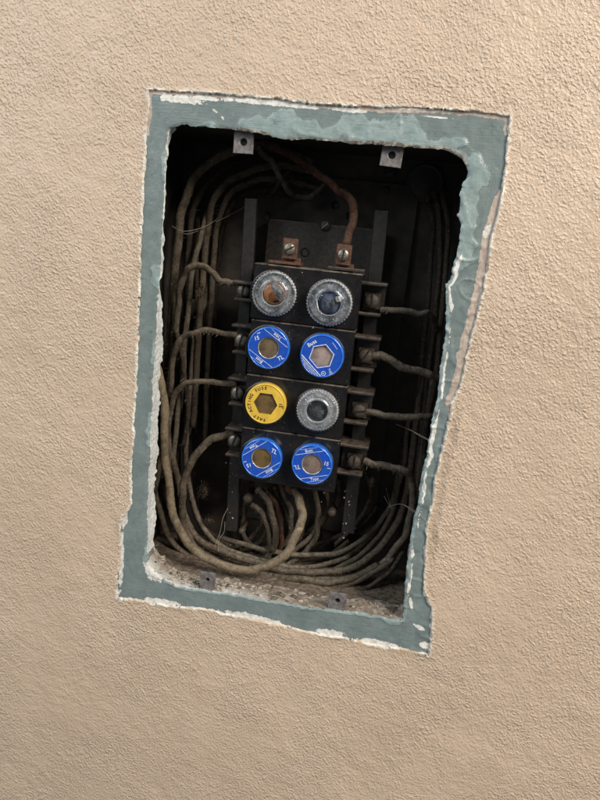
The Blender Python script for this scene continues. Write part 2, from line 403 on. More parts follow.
ppx, ppy = to_px(np.stack([P[:, 0], np.zeros(len(P)), P[:, 1]], 1))
near = np.clip(sdw, 0, None)
lipn = fbm(P[:, 0], P[:, 1], .02, 12, 3)
rside = smooth01(400, 440, ppx)*smooth01(90, 130, ppy)
lip = np.exp(-(near/.0013)**2)*(.2+1.5*np.clip(lipn-.35, 0, 1)+.5*rside)
h += .0010*lip
# soft groove just outside the lower right edge, where old filler was scraped
grv = smooth01(395, 430, ppy)*(1-smooth01(540, 600, ppy))*(ppx > 380)*(np.abs(sdw) < .011)
h += grv*(-.0007*np.exp(-((near-.004)/.002)**2)+.0006*np.exp(-((near-.0085)/.0013)**2))*(.4+1.2*vn(P[:, 0], P[:, 1], .012, 3))
edge = np.exp(-(near/.0012)**2)*np.maximum(smooth01(.30, .55, lipn), rside*smooth01(.22, .4, lipn))  # bare plaster edge; right side whitened to stand for light on the lip
brown_tone = np.exp(-near/.0035)*smooth01(.52, .75, fbm(P[:, 0], P[:, 1], .025, 2, 3))*.55*(1-edge)
brown_tone = brown_tone+grv*.25*np.exp(-((near-.004)/.003)**2)  # browner along the groove as well as near the edge
V = np.stack([P[:, 0], -h, P[:, 1]], 1)
# broken edge of the paint and plaster: turn the rim of the hole inwards
ed = np.concatenate([quads[:, [0, 1]], quads[:, [1, 2]], quads[:, [2, 3]], quads[:, [3, 0]]])
ed = ed[snap[ed].all(1)]
key = np.sort(ed, 1); _, inv, cnt = np.unique(key[:, 0].astype(np.int64)*10**7+key[:, 1], return_inverse=True, return_counts=True)
be = ed[cnt[inv] == 1]
used = np.unique(be); mp = -np.ones(len(V), int); mp[used] = len(V)+np.arange(len(used))
low = V[used].copy(); low[:, 1] = .0021; cl = OUT.mean(0); inw = cl-P[used]; inw /= np.linalg.norm(inw, axis=1)[:, None]; low[:, [0, 2]] += inw*.0011
cen = P[used]
V = np.concatenate([V, low]); skirt = np.stack([be[:, 1], be[:, 0], mp[be[:, 0]], mp[be[:, 1]]], 1)
edge = np.concatenate([edge, np.maximum(edge[used], .75)]); brown_tone = np.concatenate([brown_tone, brown_tone[used]*.3])
allq = np.concatenate([quads, skirt])
uq, inv2 = np.unique(allq, return_inverse=True)
wall = mesh_obj('wall', V[uq], inv2.reshape(-1, 4), m_wall, None, True, {'edge': edge[uq], 'brown_tone': brown_tone[uq]})
tag(wall, 'sand beige stippled wall round the opening', 'wall', kind='structure')

# ---------------------------------------------------------------- fuse box: flange, edges, steel box, tabs
fbox = empty('fuse_box', (0, .1, -.19))
tag(fbox, 'recessed dark steel fuse box with chipped teal frame set in the beige wall', 'fuse box')
def child(o, root):
    o.parent = root; o.matrix_parent_inverse = Matrix.Translation(-Vector(root.location)); return o
def ell(px, py, cx, cy, rx, ry, a=0):
    a = math.radians(a); dx, dy = px-cx, py-cy
    u = dx*math.cos(a)+dy*math.sin(a); v = -dx*math.sin(a)+dy*math.cos(a)
    return 1-np.sqrt((u/rx)**2+(v/ry)**2)
CHIPS = [(181,99.5,26,4,6),(206,98,14,2.4,6),(262,102,40,2.6,5),(300,106,24,2,5),(350,110,20,2,5),(437,117,16,1.0,5),(146,105,3,18,3),(144,140,2,22,3),
         (420,628,2,8,-60),(425,646,5,3,20),(411,604,2,7,-10),(152,572,6,12,-35),(160,602,20,3,6),(250,617,30,3,11),(330,634,16,4,11),(375,643,22,3,10),
         (400,651,18,4,10),(123,520,4,7,0),(121,560,2.5,30,2),(487,232,3.5,7,20),
         (214,110,4,1.2,40),(222,117,3,1,60)]
def masks(x, z, px, py, din, dout):
    n1 = fbm(x, z, .006, 2, 3)-.5; n2 = fbm(x, z, .02, 7, 3)-.5
    chip = np.full(len(x), -1.)
    for (cx, cy, rx, ry, a) in CHIPS: chip = np.maximum(chip, ell(px, py, cx, cy, rx, ry, a))
    thin = (.0007+.0022*(n2+n1*.6)-dout)/.0012
    n3 = fbm(x, z, .009, 14, 3)-.5
    line = np.where((px > 395) & (py > 250) & (py < 612), (.0007+.003*n3-np.abs(din-.0030-.004*n2))/.0011, -1)
    chip = np.clip(np.maximum(np.maximum(chip, thin), line), -1, 1)
    top = np.where(py < 135, (.0030+n2*.002-dout)/.0014, -1)
    wr = .0070*smooth01(165, 220, py)*smooth01(440, 380, py)
    rgt = np.where(px > 380, (wr-.0008-dout)/.0018, -1)
    bare = np.clip(np.maximum(top, rgt), -1, 1)
    wc = .0150*smooth01(225, 280, px+n2*60)*smooth01(340, 235, py)
    coat = (wc-.002-din+n2*.030)/.003
    low = np.where((px > 300) & (py > 300), (.0024-din)/.0014, -1); bot = np.where(py > 560, (.0018-din)/.0014, -1)
    coat = np.maximum(np.where(wc > .004, (.0032-din)/.0014, -1), coat)
    return chip, bare, np.clip(np.maximum(coat, np.maximum(low, bot)), -1, 1)
def flange_y(x, z, px, py, din, dout):
    chip, bare, coat = masks(x, z, px, py, din, dout)
    cm = smooth01(-.6, .6, coat)
    lump = (fbm(x, z, .009, 10, 4)-.5)
    rid = 1-np.abs(vn(x+.3*z, z, .012, 13)-.5)*7
    y = .0008 + .0004*(fbm(x, z, .05, 4, 2)-.5) - .00035*lump
    y = y - cm*(.0002+.0009*lump+.0005*np.clip(rid, 0, 1))
    rough_r = smooth01(380, 420, px)*smooth01(230, 280, py)
    y = y - rough_r*(.0012*lump+.0006*np.clip(rid, 0, 1))
    y = y + .0007*np.exp(-din/.0008)
    return y, chip, bare, coat
st = .0008
lo2, hi2 = OUT.min(0)-.003, OUT.max(0)+.003
xs = np.arange(lo2[0], hi2[0], st); zs = np.arange(lo2[1], hi2[1], st)
X, Z = np.meshgrid(xs, zs, indexing='ij'); P = np.stack([X.ravel(), Z.ravel()], 1)
so, _ = sdist(P, OUT, K_OUT, .05); si, idx = sdist(P, INN, K_INN, .05)
snap = np.abs(si) < .62*st; P[snap] = INN[idx[snap]]; si = np.where(snap, 0, si)
nx, nz = len(xs), len(zs); I = np.arange(nx*nz).reshape(nx, nz)
quads = np.stack([I[:-1, :-1], I[1:, :-1], I[1:, 1:], I[:-1, 1:]], -1).reshape(-1, 4)
quads = quads[((si[quads] >= 0) & (so[quads] < .0022)).all(1)]
px_, py_ = to_px(np.stack([P[:, 0], np.zeros(len(P)), P[:, 1]], 1))
y, chip, bare, coat = flange_y(P[:, 0], P[:, 1], px_, py_, np.clip(si, 0, None), np.clip(-so, 0, None))
V = np.stack([P[:, 0], y, P[:, 1]], 1)
uq, inv2 = np.unique(quads, return_inverse=True)
hz_ = np.maximum(smooth01(6, -6, py_-(126+(px_-168)*.105)), smooth01(-6, 6, py_-(576+(px_-150)*.175)))
fl = mesh_obj('flange', V[uq], inv2.reshape(-1, 4), m_teal, None, True, {'horiz': hz_[uq], 'chipf': chip[uq], 'baref': bare[uq], 'coatf': coat[uq], 'gunkf': np.clip(np.where((py_ < 165) & (px_ > 215), (.0016-si+.004*(fbm(P[:, 0], P[:, 1], .02, 11, 3)-.55))/.0014, -1), -1, 1)[uq]})
tag(fl, 'chipped teal painted frame round the opening'); child(fl, fbox)

# the four inner edges of the opening, from the flange back to the steel
NI = len(INN); ROWS = 7
ipx, ipy = to_px(np.stack([INN[:, 0], np.zeros(NI), INN[:, 1]], 1))
Tn = np.roll(INN, -1, 0)-np.roll(INN, 1, 0); Tn /= np.linalg.norm(Tn, axis=1)[:, None]
Nout = np.stack([-Tn[:, 1], Tn[:, 0]], 1)
if ((INN+Nout*.003-INN.mean(0))**2).sum() < ((INN-INN.mean(0))**2).sum(): Nout = -Nout
y0, _, _, _ = flange_y(INN[:, 0], INN[:, 1], ipx, ipy, np.zeros(NI), np.full(NI, .02))
is_left = (ipx < 172) & (ipy > 124) & (ipy < 560)
is_bot = (ipy > 556)
is_right = (ipx > 398) & (ipy > 160) & ~is_bot
is_top = ~(is_left | is_bot | is_right)
rag = fbm(INN[:, 0], INN[:, 1], .014, 6, 4)
def ringavg(A, k): return sum(np.roll(A, j, 0) for j in range(-k, k+1))/(2*k+1)
INS = ringavg(INN, 7); Nout = ringavg(Nout, 12); Nout /= np.linalg.norm(Nout, axis=1)[:, None]; y0 = ringavg(y0, 1)
D = np.where(is_left, .006+.012*smooth01(285, 350, ipy)+.016*(rag-.5)+.004*np.exp(-((ipy-345)/9)**2),
    np.where(is_bot, .024+.012*(rag-.5), np.where(is_right, .005+.006*smooth01(250, 600, ipy)+.006*(rag-.5), .0035+.004*(rag-.5))))
def seg_edge(name, sel, label, teal, dirt):
    ids = np.where(sel)[0]
    # walk the contiguous run
    brk = np.where(np.diff(ids) > 1)[0]
    if len(brk): ids = np.concatenate([ids[brk[0]+1:], ids[:brk[0]+1]])
    ids = np.concatenate([[ids[0]-1], ids, [(ids[-1]+1) % NI]]) % NI
    V = []; Ft = []; at1 = []; at2 = []
    n = len(ids)
    for r in range(ROWS):
        t = r/(ROWS-1)
        nn = (vn(INN[ids, 0]+t*.01, INN[ids, 1]+D[ids]*t*1.3, .004, 5)-.5)*.0013*(t > 0)
        q = (INN[ids] if r == 0 else INS[ids])+Nout[ids]*(.0010*t**.5+nn*1.2)[:, None]
        yy = y0[ids]+D[ids]*t
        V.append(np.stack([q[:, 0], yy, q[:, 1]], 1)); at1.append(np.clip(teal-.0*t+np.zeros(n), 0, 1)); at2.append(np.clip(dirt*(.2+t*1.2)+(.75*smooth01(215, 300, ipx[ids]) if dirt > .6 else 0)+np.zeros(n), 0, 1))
    V = np.concatenate(V)
    Ft = [(r*n+i, r*n+i+1, (r+1)*n+i+1, (r+1)*n+i) for r in range(ROWS-1) for i in range(n-1)]
    o = mesh_obj(name, V, Ft, m_reveal, None, True, {'teal': np.concatenate(at1), 'dirt': np.concatenate(at2)})
    tag(o, label); child(o, fbox)
seg_edge('opening_edge', is_left, 'white painted left inner edge of the opening', 0.0, 0.0)
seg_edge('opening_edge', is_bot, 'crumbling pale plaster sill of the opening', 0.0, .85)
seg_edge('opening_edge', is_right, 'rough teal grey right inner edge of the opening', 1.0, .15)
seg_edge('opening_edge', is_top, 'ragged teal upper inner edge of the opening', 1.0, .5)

BX0, BX1, BZ0, BZ1, BY0, BY1 = -.129, .114, -.2065, .1535, .0052, .102
T = .0016
def panel(name, c, s, mat, root=fbox, bev=.0004):
    o = MB().box(c, s, bev).build(name, mat); return child(o, root)
panel('back_panel', ((BX0+BX1)/2, BY1+T/2, (BZ0+BZ1)/2), (BX1-BX0+2*T, T, BZ1-BZ0+2*T), m_back)
zc, yc, hh, dd = (BZ0+BZ1)/2, (BY0+BY1)/2, BZ1-BZ0, BY1-BY0
panel('side_wall', (BX0-T/2, yc, zc), (T, dd, hh), m_box)
panel('side_wall', (BX1+T/2, yc, zc), (T, dd, hh), m_box)
panel('top_wall', ((BX0+BX1)/2, yc, BZ1+T/2-.0005), (BX1-BX0+2.6*T, dd+.001, T), m_box)
panel('bottom_wall', ((BX0+BX1)/2, yc, BZ0-T/2+.0005), (BX1-BX0+2.6*T, dd+.001, T), m_box)
# raised central sheet of the back, knock-outs and back screws
a = at(425, 600, .1); 
p = MB(); q0 = at(258, 560, .099); q1 = at(420, 190, .099)
panel('back_sheet', ((-.062+.073)/2, .0995, -.022), (.135, .003, .31), m_back)
for (x, y_, r) in ((425, 183, .0125),):
    c = at(x, y_, .0985); mb = MB(); mb.lathe([(.0, .0012), (r*.9, .0012), (r, .0002), (r*1.06, .0012), (r*1.14, .0010), (r*1.2, 0)], 40)
    o = mb.build('knockout', m_box, None, True); o.location = c; o.rotation_euler = (PI/2, 0, 0); child(o, fbox)
def screw_mesh(r, slot_w, hgt=.0016):
    """round slotted screw head, local z outwards"""
    mb = MB(); n = 28
    mb.lathe([(r, -hgt*.6), (r, hgt*.35), (r*.86, hgt*.85), (r*.5, hgt*1.12), (.00001, hgt*1.18)], n)
    return mb
def slot_mb(r, slot_w, hgt=.0016):
    mb = MB(); mb.box((0, 0, hgt*1.0), (r*1.82, slot_w, hgt*.55), 0); return mb
def add_screw(name, loc, r, mat, root, ang, tilt=(0, 0)):
    s = screw_mesh(r, .001).build(name, mat, None, True)
    s.location = loc; s.rotation_euler = (PI/2+tilt[0], 0, tilt[1]); child(s, root)
    sl = slot_mb(r, r*.26).build('slot', m_dark, s); sl.rotation_euler = (0, 0, ang)
    return s
for (x, y_, r, an) in ((390, 172, .0042, .5), (386, 190, .003, 1.1)):
    add_screw('back_screw', at(x, y_, .0975), r, m_box, fbox, an)
# mounting tabs: bent lugs with a tapped hole
def tab_obj(px, py, d, wmm, hmm, rot, label, up, mat=m_tab, hole=.0026):
    c = at(px, py, d); W, H = wmm/1000, hmm/1000; n = 32; tk = .0013
    sq = []
    for k in range(n):
        a = 2*PI*k/n; ca, sa = math.cos(a), math.sin(a); s_ = 1/max(abs(ca), abs(sa))
        sq.append((ca*s_*W/2, sa*s_*H/2))
    V = []; rings = [[(x*.97, y_*.97, 0) for x, y_ in sq], [(x, y_, -.0002) for x, y_ in sq], [(x, y_, -tk) for x, y_ in sq]]
    rings = [[(hole*.92*math.cos(2*PI*k/n), hole*.92*math.sin(2*PI*k/n), -tk-.0012) for k in range(n)],
             [(hole*math.cos(2*PI*k/n), hole*math.sin(2*PI*k/n), -.0003) for k in range(n)],
             [(hole*1.22*math.cos(2*PI*k/n), hole*1.22*math.sin(2*PI*k/n), 0) for k in range(n)]]+rings
    for R_ in rings: V += R_
    Fc = [(i*n+k, i*n+(k+1) % n, (i+1)*n+(k+1) % n, (i+1)*n+k) for i in range(len(rings)-1) for k in range(n)]
    mb = MB().add(V, Fc)
    # the bend back towards the box edge
    s = 1 if up else -1
    mb.box((0, s*(H/2+.0016), -tk*.8), (W*.94, .0034, tk), .0002)
    o = mb.build('mounting_tab', mat); o.location = c; o.rotation_euler = (PI/2, rot, 0)
    o.rotation_euler = (Matrix.Rotation(rot, 3, 'Y') @ Matrix.Rotation(PI/2, 3, 'X')).to_euler()
    tag(o, label); child(o, fbox)
    h_ = MB(); h_.lathe([(.00001, -tk-.001), (hole*.95, -tk-.001)], 20); hh_ = h_.build('hole', m_dark, o)
tab_obj(243.5, 142, .0062, 14.2, 15.4, math.radians(-1), 'grey steel mounting tab at the upper left of the opening', True)
tab_obj(392, 155, .0062, 14.6, 15.4, math.radians(3), 'grey steel mounting tab at the upper right of the opening', True)
tab_obj(207.5, 580, .0030, 12.8, 13.0, math.radians(-1), 'grey steel mounting tab at the lower left of the sill', False, m_tab, .0017)
tab_obj(337.5, 601, .0030, 14.6, 13.6, math.radians(-1), 'grey steel mounting tab at the lower right of the sill', False, m_tab, .0021)

# ---------------------------------------------------------------- fuse block (local x right, y up, z out of the wall)
BD = .030
blk = empty('fuse_block', (-.0022, .1, -.03), (PI/2, 0, 0))
tag(blk, 'black bakelite fuse block holding eight round fuses in the middle of the box', 'fuse block')
def bl(x, d, z): return (x+.0022, z+.03, .1-d)          # world x, depth, world z -> block local
rows_z = [.0602, .0172, -.0262, -.0700, -.1150]
def blk_box(name, x0, x1, z0, z1, d0, d1, mat, bev=.0006, parent=None):
    a = bl(x0, d1, z0); b_ = bl(x1, d0, z1)
    return MB().box([(a[i]+b_[i])/2 for i in range(3)], [abs(b_[i]-a[i]) for i in range(3)], bev).build(name, mat, parent or blk)
FP = [(273,294),(329,303),(268,348),(322,356),(265,404),(317,411),(261,459),(312,465)]
FD = .019
for k in range(4):
    z1, z0 = rows_z[k]-.0003, rows_z[k+1]+.0003
    x0, x1 = -.0437+.0012*(k == 1)+.0018*(k > 1)*.6, .0395-.0006*k
    mod = blk_box('fuse_module', x0, x1, z0, z1, BD+.0004*(k % 2), .062, m_bak, .0009)
    # raised collar round each socket
    for j in range(2):
        c = at(*FP[k*2+j], BD)
        mb = MB(); mb.lathe([(.0182, -.001), (.0182, .0008), (.0174, .0014), (.016, .0014), (.0155, -.002)], 44)
        o = mb.build('socket_collar', m_bak, mod, True); o.location = bl(c[0], BD, c[2])
    # terminal bays on both sides: base, barriers and screw
blk_box('base', -.047, .046, -.125, .095, .080, .092, m_shelf, .001)
SIDE = [('L', 283, 300, 243.5, 290, 0), ('L', 326, 353, 241.5, 340, 1), ('L', 379, 405, 237.5, 393, 2), ('L', 429, 456, 234.5, 440.5, 3),
        ('R', 284, 315, 372, 301, 0), ('R', 338, 371, 365.5, 356, 1), ('R', 393, 424, 359, 411, 2), ('R', 446, 475, 354, 462, 3)]
for (sd_, yt, yb, sx, sy, k) in SIDE:
    dep = .044
    c = at(sx, sy, dep)
    if sd_ == 'L':
        xa, xb = c[0]-.0075, -.0440+.0012
    else:
        xa, xb = .0385-.0006*k, c[0]+.0105
    zt = at(sx, yt, dep-.004)[2]; zb = at(sx, yb, dep-.004)[2]
    wth = .0024
    blk_box('barrier', xa, xb, zt-wth/2, zt+wth/2, dep-.007, .078, m_shelf, .0006)
    blk_box('barrier', xa+(.0015 if sd_ == 'L' else 0), xb-(.0025 if sd_ == 'R' else 0), zb-wth/2, zb+wth/2, dep-.005, .078, m_shelf, .0006)
    blk_box('terminal_base', xa+.002, xb-.001, zb+wth/2+.0004, zt-wth/2-.0004, dep+.006, .078, m_shelf, .0004)
    # terminal plate and slotted screw
    blk_box('terminal_plate', c[0]-.0062, c[0]+.0062, c[2]-.0062, c[2]+.0062, dep+.003, dep+.0058, m_screwd, .0003)
    s = screw_mesh(.0056 if sd_ == 'L' else .0058, .001, .0030).build('terminal_screw', m_screw if sd_ == 'L' else m_screwd, blk, True)
    s.location = bl(c[0], dep+.001, c[2])
    sl = slot_mb(.0056, .0013, .0030).build('slot', m_dark, s); sl.rotation_euler = (0, 0, random.uniform(1.2, 1.9) if sd_ == 'L' else random.uniform(0, 3))
# long steel rails behind the block, showing above and below it
RAILD = .058
def rail(pt, pb, wid, label):
    a = at(*pt, RAILD); c = at(*pb, RAILD)
    L = Vector((c[0]-a[0], 0, c[2]-a[2])); mid = ((a[0]+c[0])/2, RAILD, (a[2]+c[2])/2)
    mb = MB(); mb.box((0, 0, 0), (wid, L.length, .006), .0005)
    o = mb.build('rail', m_rail, blk); o.location = bl(*mid); o.rotation_euler = (0, 0, math.atan2(L.z, L.x)+PI/2)
    tag(o, label)
rail((251.5, 199), (231.6, 530), .0098, 'dark steel rail along the left side of the block')
rail((382, 211), (348, 532), .0108, 'dark steel rail along the right side of the block')
# copper feed lugs on the top edge
for (x, y_, an, lb) in ((290, 249, .55, 'left copper feed lug above the block'), (343.5, 255, 1.45, 'right copper feed lug above the block')):
    c = at(x, y_, .040)
    lug = MB(); lug.box(bl(c[0], .041, c[2]), (.0118, .0158, .0045), .0008)
    lug.box(bl(c[0]+.001, .0445, c[2]-.012), (.0150, .0115, .004), .0006)
    o = lug.build('feed_lug', m_cop, blk); tag(o, lb)
    s = screw_mesh(.0046, .001, .0018).build('screw', m_screw, o, True); s.location = bl(c[0], .0380, c[2])
    sl = slot_mb(.0046, .0011, .0018).build('slot', m_dark, s) if False else None
    q = slot_mb(.0046, .0011, .0018).build('slot', m_dark, o); q.location = bl(c[0], .0380, c[2]); q.rotation_euler = (0, 0, an)
# dusty top ledge plates where the lugs enter the block
for (x0, x1, px, py) in ((-.034, -.009, 287, 263), (.012, .040, 345, 270)):
    z = rows_z[0]
    blk_box('feed_plate', x0, x1, z+.0006, z+.0028, .034, .05, m_shelf if x0 > 0 else m_cop, .0004)
# small fixing on the base above the block
c = at(325, 226, .079); s = screw_mesh(.0040, .001).build('base_screw', m_shelf, blk, True); s.location = bl(c[0], .079, c[2])
q = MB().box((0, 0, .002), (.0065, .0012, .0008), 0).build('slot', m_screw, s); q.rotation_euler = (0, 0, .75)
for (x, y_) in ((350, 216), (305, 252), (268, 216), (335, 205)):
    c = at(x, y_, .0795); o = MB().lathe([(.0032, .0006), (.0036, .0002), (.0024, -.002), (.00001, -.002)], 24).build('base_hole', m_dark, blk, True); o.location = bl(c[0], .0793, c[2])
# lower terminal studs under the block
for (x, y_, r) in ((248, 498, .0042), (291, 487, .0058), (332, 512, .0036), (242, 530, .0030)):
    c = at(x, y_, .062); s = screw_mesh(r, .001, .004).build('terminal_stud', m_screwd if x != 291 else m_cop, blk, True); s.location = bl(c[0], .062, c[2])
    post = MB().lathe([(r*.55, -.02), (r*.55, 0)], 16).build('post', m_cop, s, True)

# ---------------------------------------------------------------- lettering
_glyph = {}
def text_mesh(body, size):
    k = (body, size)
    if k not in _glyph:
        cu = bpy.data.curves.new('lettering', 'FONT'); cu.body = body; cu.size = size; cu.align_x = 'CENTER'; cu.align_y = 'CENTER'; cu.resolution_u = 3
        cu.offset = size*.02
        o = bpy.data.objects.new('lettering', cu); me = bpy.data.meshes.new_from_object(o)
        _glyph[k] = ([tuple(v.co) for v in me.vertices], [tuple(p.vertices) for p in me.polygons])
        bpy.data.objects.remove(o); bpy.data.curves.remove(cu); bpy.data.meshes.remove(me)
    return _glyph[k]
def put_text(mb, body, size, x, y, ang, z, sx=1.0):
    V, Fc = text_mesh(body, size); a = math.radians(ang)
    mb.add([(x+(p[0]*sx)*math.cos(a)-p[1]*math.sin(a), y+(p[0]*sx)*math.sin(a)+p[1]*math.cos(a), z) for p in V], Fc)
def put_line(mb, x0, y0, x1, y1, wd, z):
    d = Vector((x1-x0, y1-y0)); n = Vector((-d.y, d.x)).normalized()*wd/2
    mb.add([(x0+n.x, y0+n.y, z), (x0-n.x, y0-n.y, z), (x1-n.x, y1-n.y, z), (x1+n.x, y1+n.y, z)], [(0, 1, 2, 3)])
def chord(mb, R, off, ang, wd, z):
    """line across a disc at signed offset off along direction ang+90"""
    a = math.radians(ang); h = math.sqrt(max(R*R-off*off, 1e-9)); n = (-math.sin(a), math.cos(a)); t = (math.cos(a), math.sin(a))
    put_line(mb, n[0]*off-t[0]*h, n[1]*off-t[1]*h, n[0]*off+t[0]*h, n[1]*off+t[1]*h, wd, z)
def polar(r, a): return r*math.cos(math.radians(a)), r*math.sin(math.radians(a))

# ---------------------------------------------------------------- fuses
ZF = .0112
def fuse_root(i, label, tilt):
    px, py = FP[i]; c = at(px, py, FD)
    o = empty('plug_fuse', (c[0], BD, c[2]), (PI/2+tilt[0], 0, tilt[1]))
    return tag(o, label, 'fuse', 'plug fuses in the block')
def hex_ring(R0, R1, ang, z0, z1=None):
    V = []; n = 6
    for R_, zz in ((R0, z0), (R1, z0 if z1 is None else z1)):
        for k in range(n):
            x, y_ = polar(R_, ang+60*k); V.append((x, y_, zz))
    return V, [(k, (k+1) % n, n+(k+1) % n, n+k) for k in range(n)]
def face_with_hole(R, hole_r, hexang=None, z=ZF, n=72):
    V = []; Fc = []
    for k in range(n):
        a = 360*k/n
        if hexang is None: r = hole_r
        else:
            d = (a-hexang) % 60-30; r = hole_r*math.cos(math.radians(30))/math.cos(math.radians(d))
        V.append((*polar(r, a), z)); V.append((*polar(R, a), z))
    for k in range(n):
        k2 = (k+1) % n; Fc.append((2*k, 2*k+1, 2*k2+1, 2*k2))
    # side of the hole
    m = len(V)
    for k in range(n): V.append((V[2*k][0]*.985, V[2*k][1]*.985, z-.0021))
    for k in range(n): Fc.append((2*k, 2*((k+1) % n), m+(k+1) % n, m+k))
    return V, Fc
def colour_fuse(i, label, R, tilt, mface, medge, mwin, hole, hexang=None):
    t = fuse_root(i, label, tilt)
    mb = MB(); mb.lathe([(R*.90, -.004), (R*.93, .002), (R*.985, .0045), (R, .0058), (R, ZF-.0014), (R*.985, ZF-.0005), (R*.955, ZF+.0002), (R*.925, ZF+.0001), (R*.92, ZF-.0004)], 72)
    mb.build('body', medge, t, True)
    V, Fc = face_with_hole(R*.93, hole, hexang, ZF-.0002); MB().add(V, Fc).build('label_face', mface, t)
    wn = MB(); wn.lathe([(hole*1.02, ZF-.0022), (hole*.8, ZF-.0020), (hole*.45, ZF-.0017), (.00001, ZF-.0016)], 40); wn.build('window', mwin, t, True)
    return t
def blue_fuse(i, label, rot, tilt, texts, ring, R=.0163, mwin=None):
    hole = .0088
    t = colour_fuse(i, label, R, tilt, m_blue, m_bluee, mwin or m_mica, hole)
    z = ZF+.00004; mb = MB()
    chord(mb, R*.92, .0099, rot, .00036, z); chord(mb, R*.92, -.0099, rot, .00036, z)
    chord(mb, R*.92, .0134, rot, .00022, z); chord(mb, R*.92, -.0134, rot, .00022, z)
    for (s, sz, r, a, ta) in texts: x, y_ = polar(r, a); put_text(mb, s, sz, x, y_, ta, z)
    mb.build('lettering', m_white, t)
    if ring:
        rg = MB(); rg.lathe([(hole*.99, ZF-.0019), (hole*.95, ZF-.0012), (hole*.89, ZF-.0013), (hole*.88, ZF-.0019)], 48); rg.build('window_ring', m_zinc, t, True)
    return t
def tl_text(rot, a15, aTL):
    return [('Buss', .0034, .0117, rot+90, rot), ('Type', .0034, .0117, rot-90, rot),
            ('TL', .0046, .0120, rot+180, aTL), ('15', .0042, .0116, rot-3, a15), ('AMP', .0014, .0136, rot+14 if False else rot-20, a15)]
blue_fuse(2, 'blue fuse in the second row left, below the glass fuse with copper disc', 148, (.02, .02), tl_text(148, 20, 30), True)
blue_fuse(6, 'blue fuse at the bottom left of the block, below the yellow fuse', 218, (-.02, .03), tl_text(218, 200, 340), True, mwin=m_micad)
blue_fuse(7, 'blue fuse at the bottom right of the block, its stripes nearly level', 17, (.0, -.02), tl_text(17, -8, 195), True, mwin=m_micap)
# blue fuse with hexagonal window
R = .0167
t = colour_fuse(3, 'blue fuse with white edged hexagonal window in the second row right', R, (.02, -.02), m_blue, m_bluee, m_micas, .0092, 16)
mb = MB(); z = ZF+.00004
V, Fc = hex_ring(.0092, .0099, 16, z); mb.add(V, Fc)
put_text(mb, 'Buss', .0042, *polar(.0122, 133), 38, z)
for k, (of, wd) in enumerate(((-.0108, .0008), (-.0122, .0005), (-.0133, .0004), (-.0143, .0003))): chord(mb, R*.915, of, -42, wd, z)
put_text(mb, 'UL', .0017, *polar(.0132, 282), 0, z)
cx_, cy_ = polar(.0132, 282); n = 28
mb.add([(cx_+r*math.cos(2*PI*k/n), cy_+r*math.sin(2*PI*k/n), z) for r in (.0014, .0018) for k in range(n)], [(k, (k+1) % n, n+(k+1) % n, n+k) for k in range(n)])
for k in range(4):
    x, y_ = polar(.0133, 303+k*1.5); a = math.radians(40); o_ = (k-1.5)*.0012
    mx_, my_ = x-o_*math.sin(a), y_+o_*math.cos(a)
    put_text(mb, ('LISTED', '125V', 'AC', '15A')[k], .0012, mx_, my_, 50, z)
put_text(mb, 'TIME DELAY', .0012, *polar(.0128, 45), -48, z)
mb.build('lettering', m_white, t)
# yellow fuse
R = .0162
t = colour_fuse(4, 'yellow fuse with hexagonal window in the third row left', R, (.0, .02), m_yel, m_yel, m_micad, .0096, 0)
mb = MB(); z = ZF+.00004
for k, ch in enumerate('FAST ACTING FUSE'):
    a = 272-k*(272-93)/15
    if ch != ' ': put_text(mb, ch, .0034, *polar(.0126, a), a-90, z, .95)
put_text(mb, '15', .0036, *polar(.0120, 3), -86, z)
put_text(mb, 'AMP', .0013, *polar(.0139, -3), -86, z)
mb.build('lettering', m_black, t)
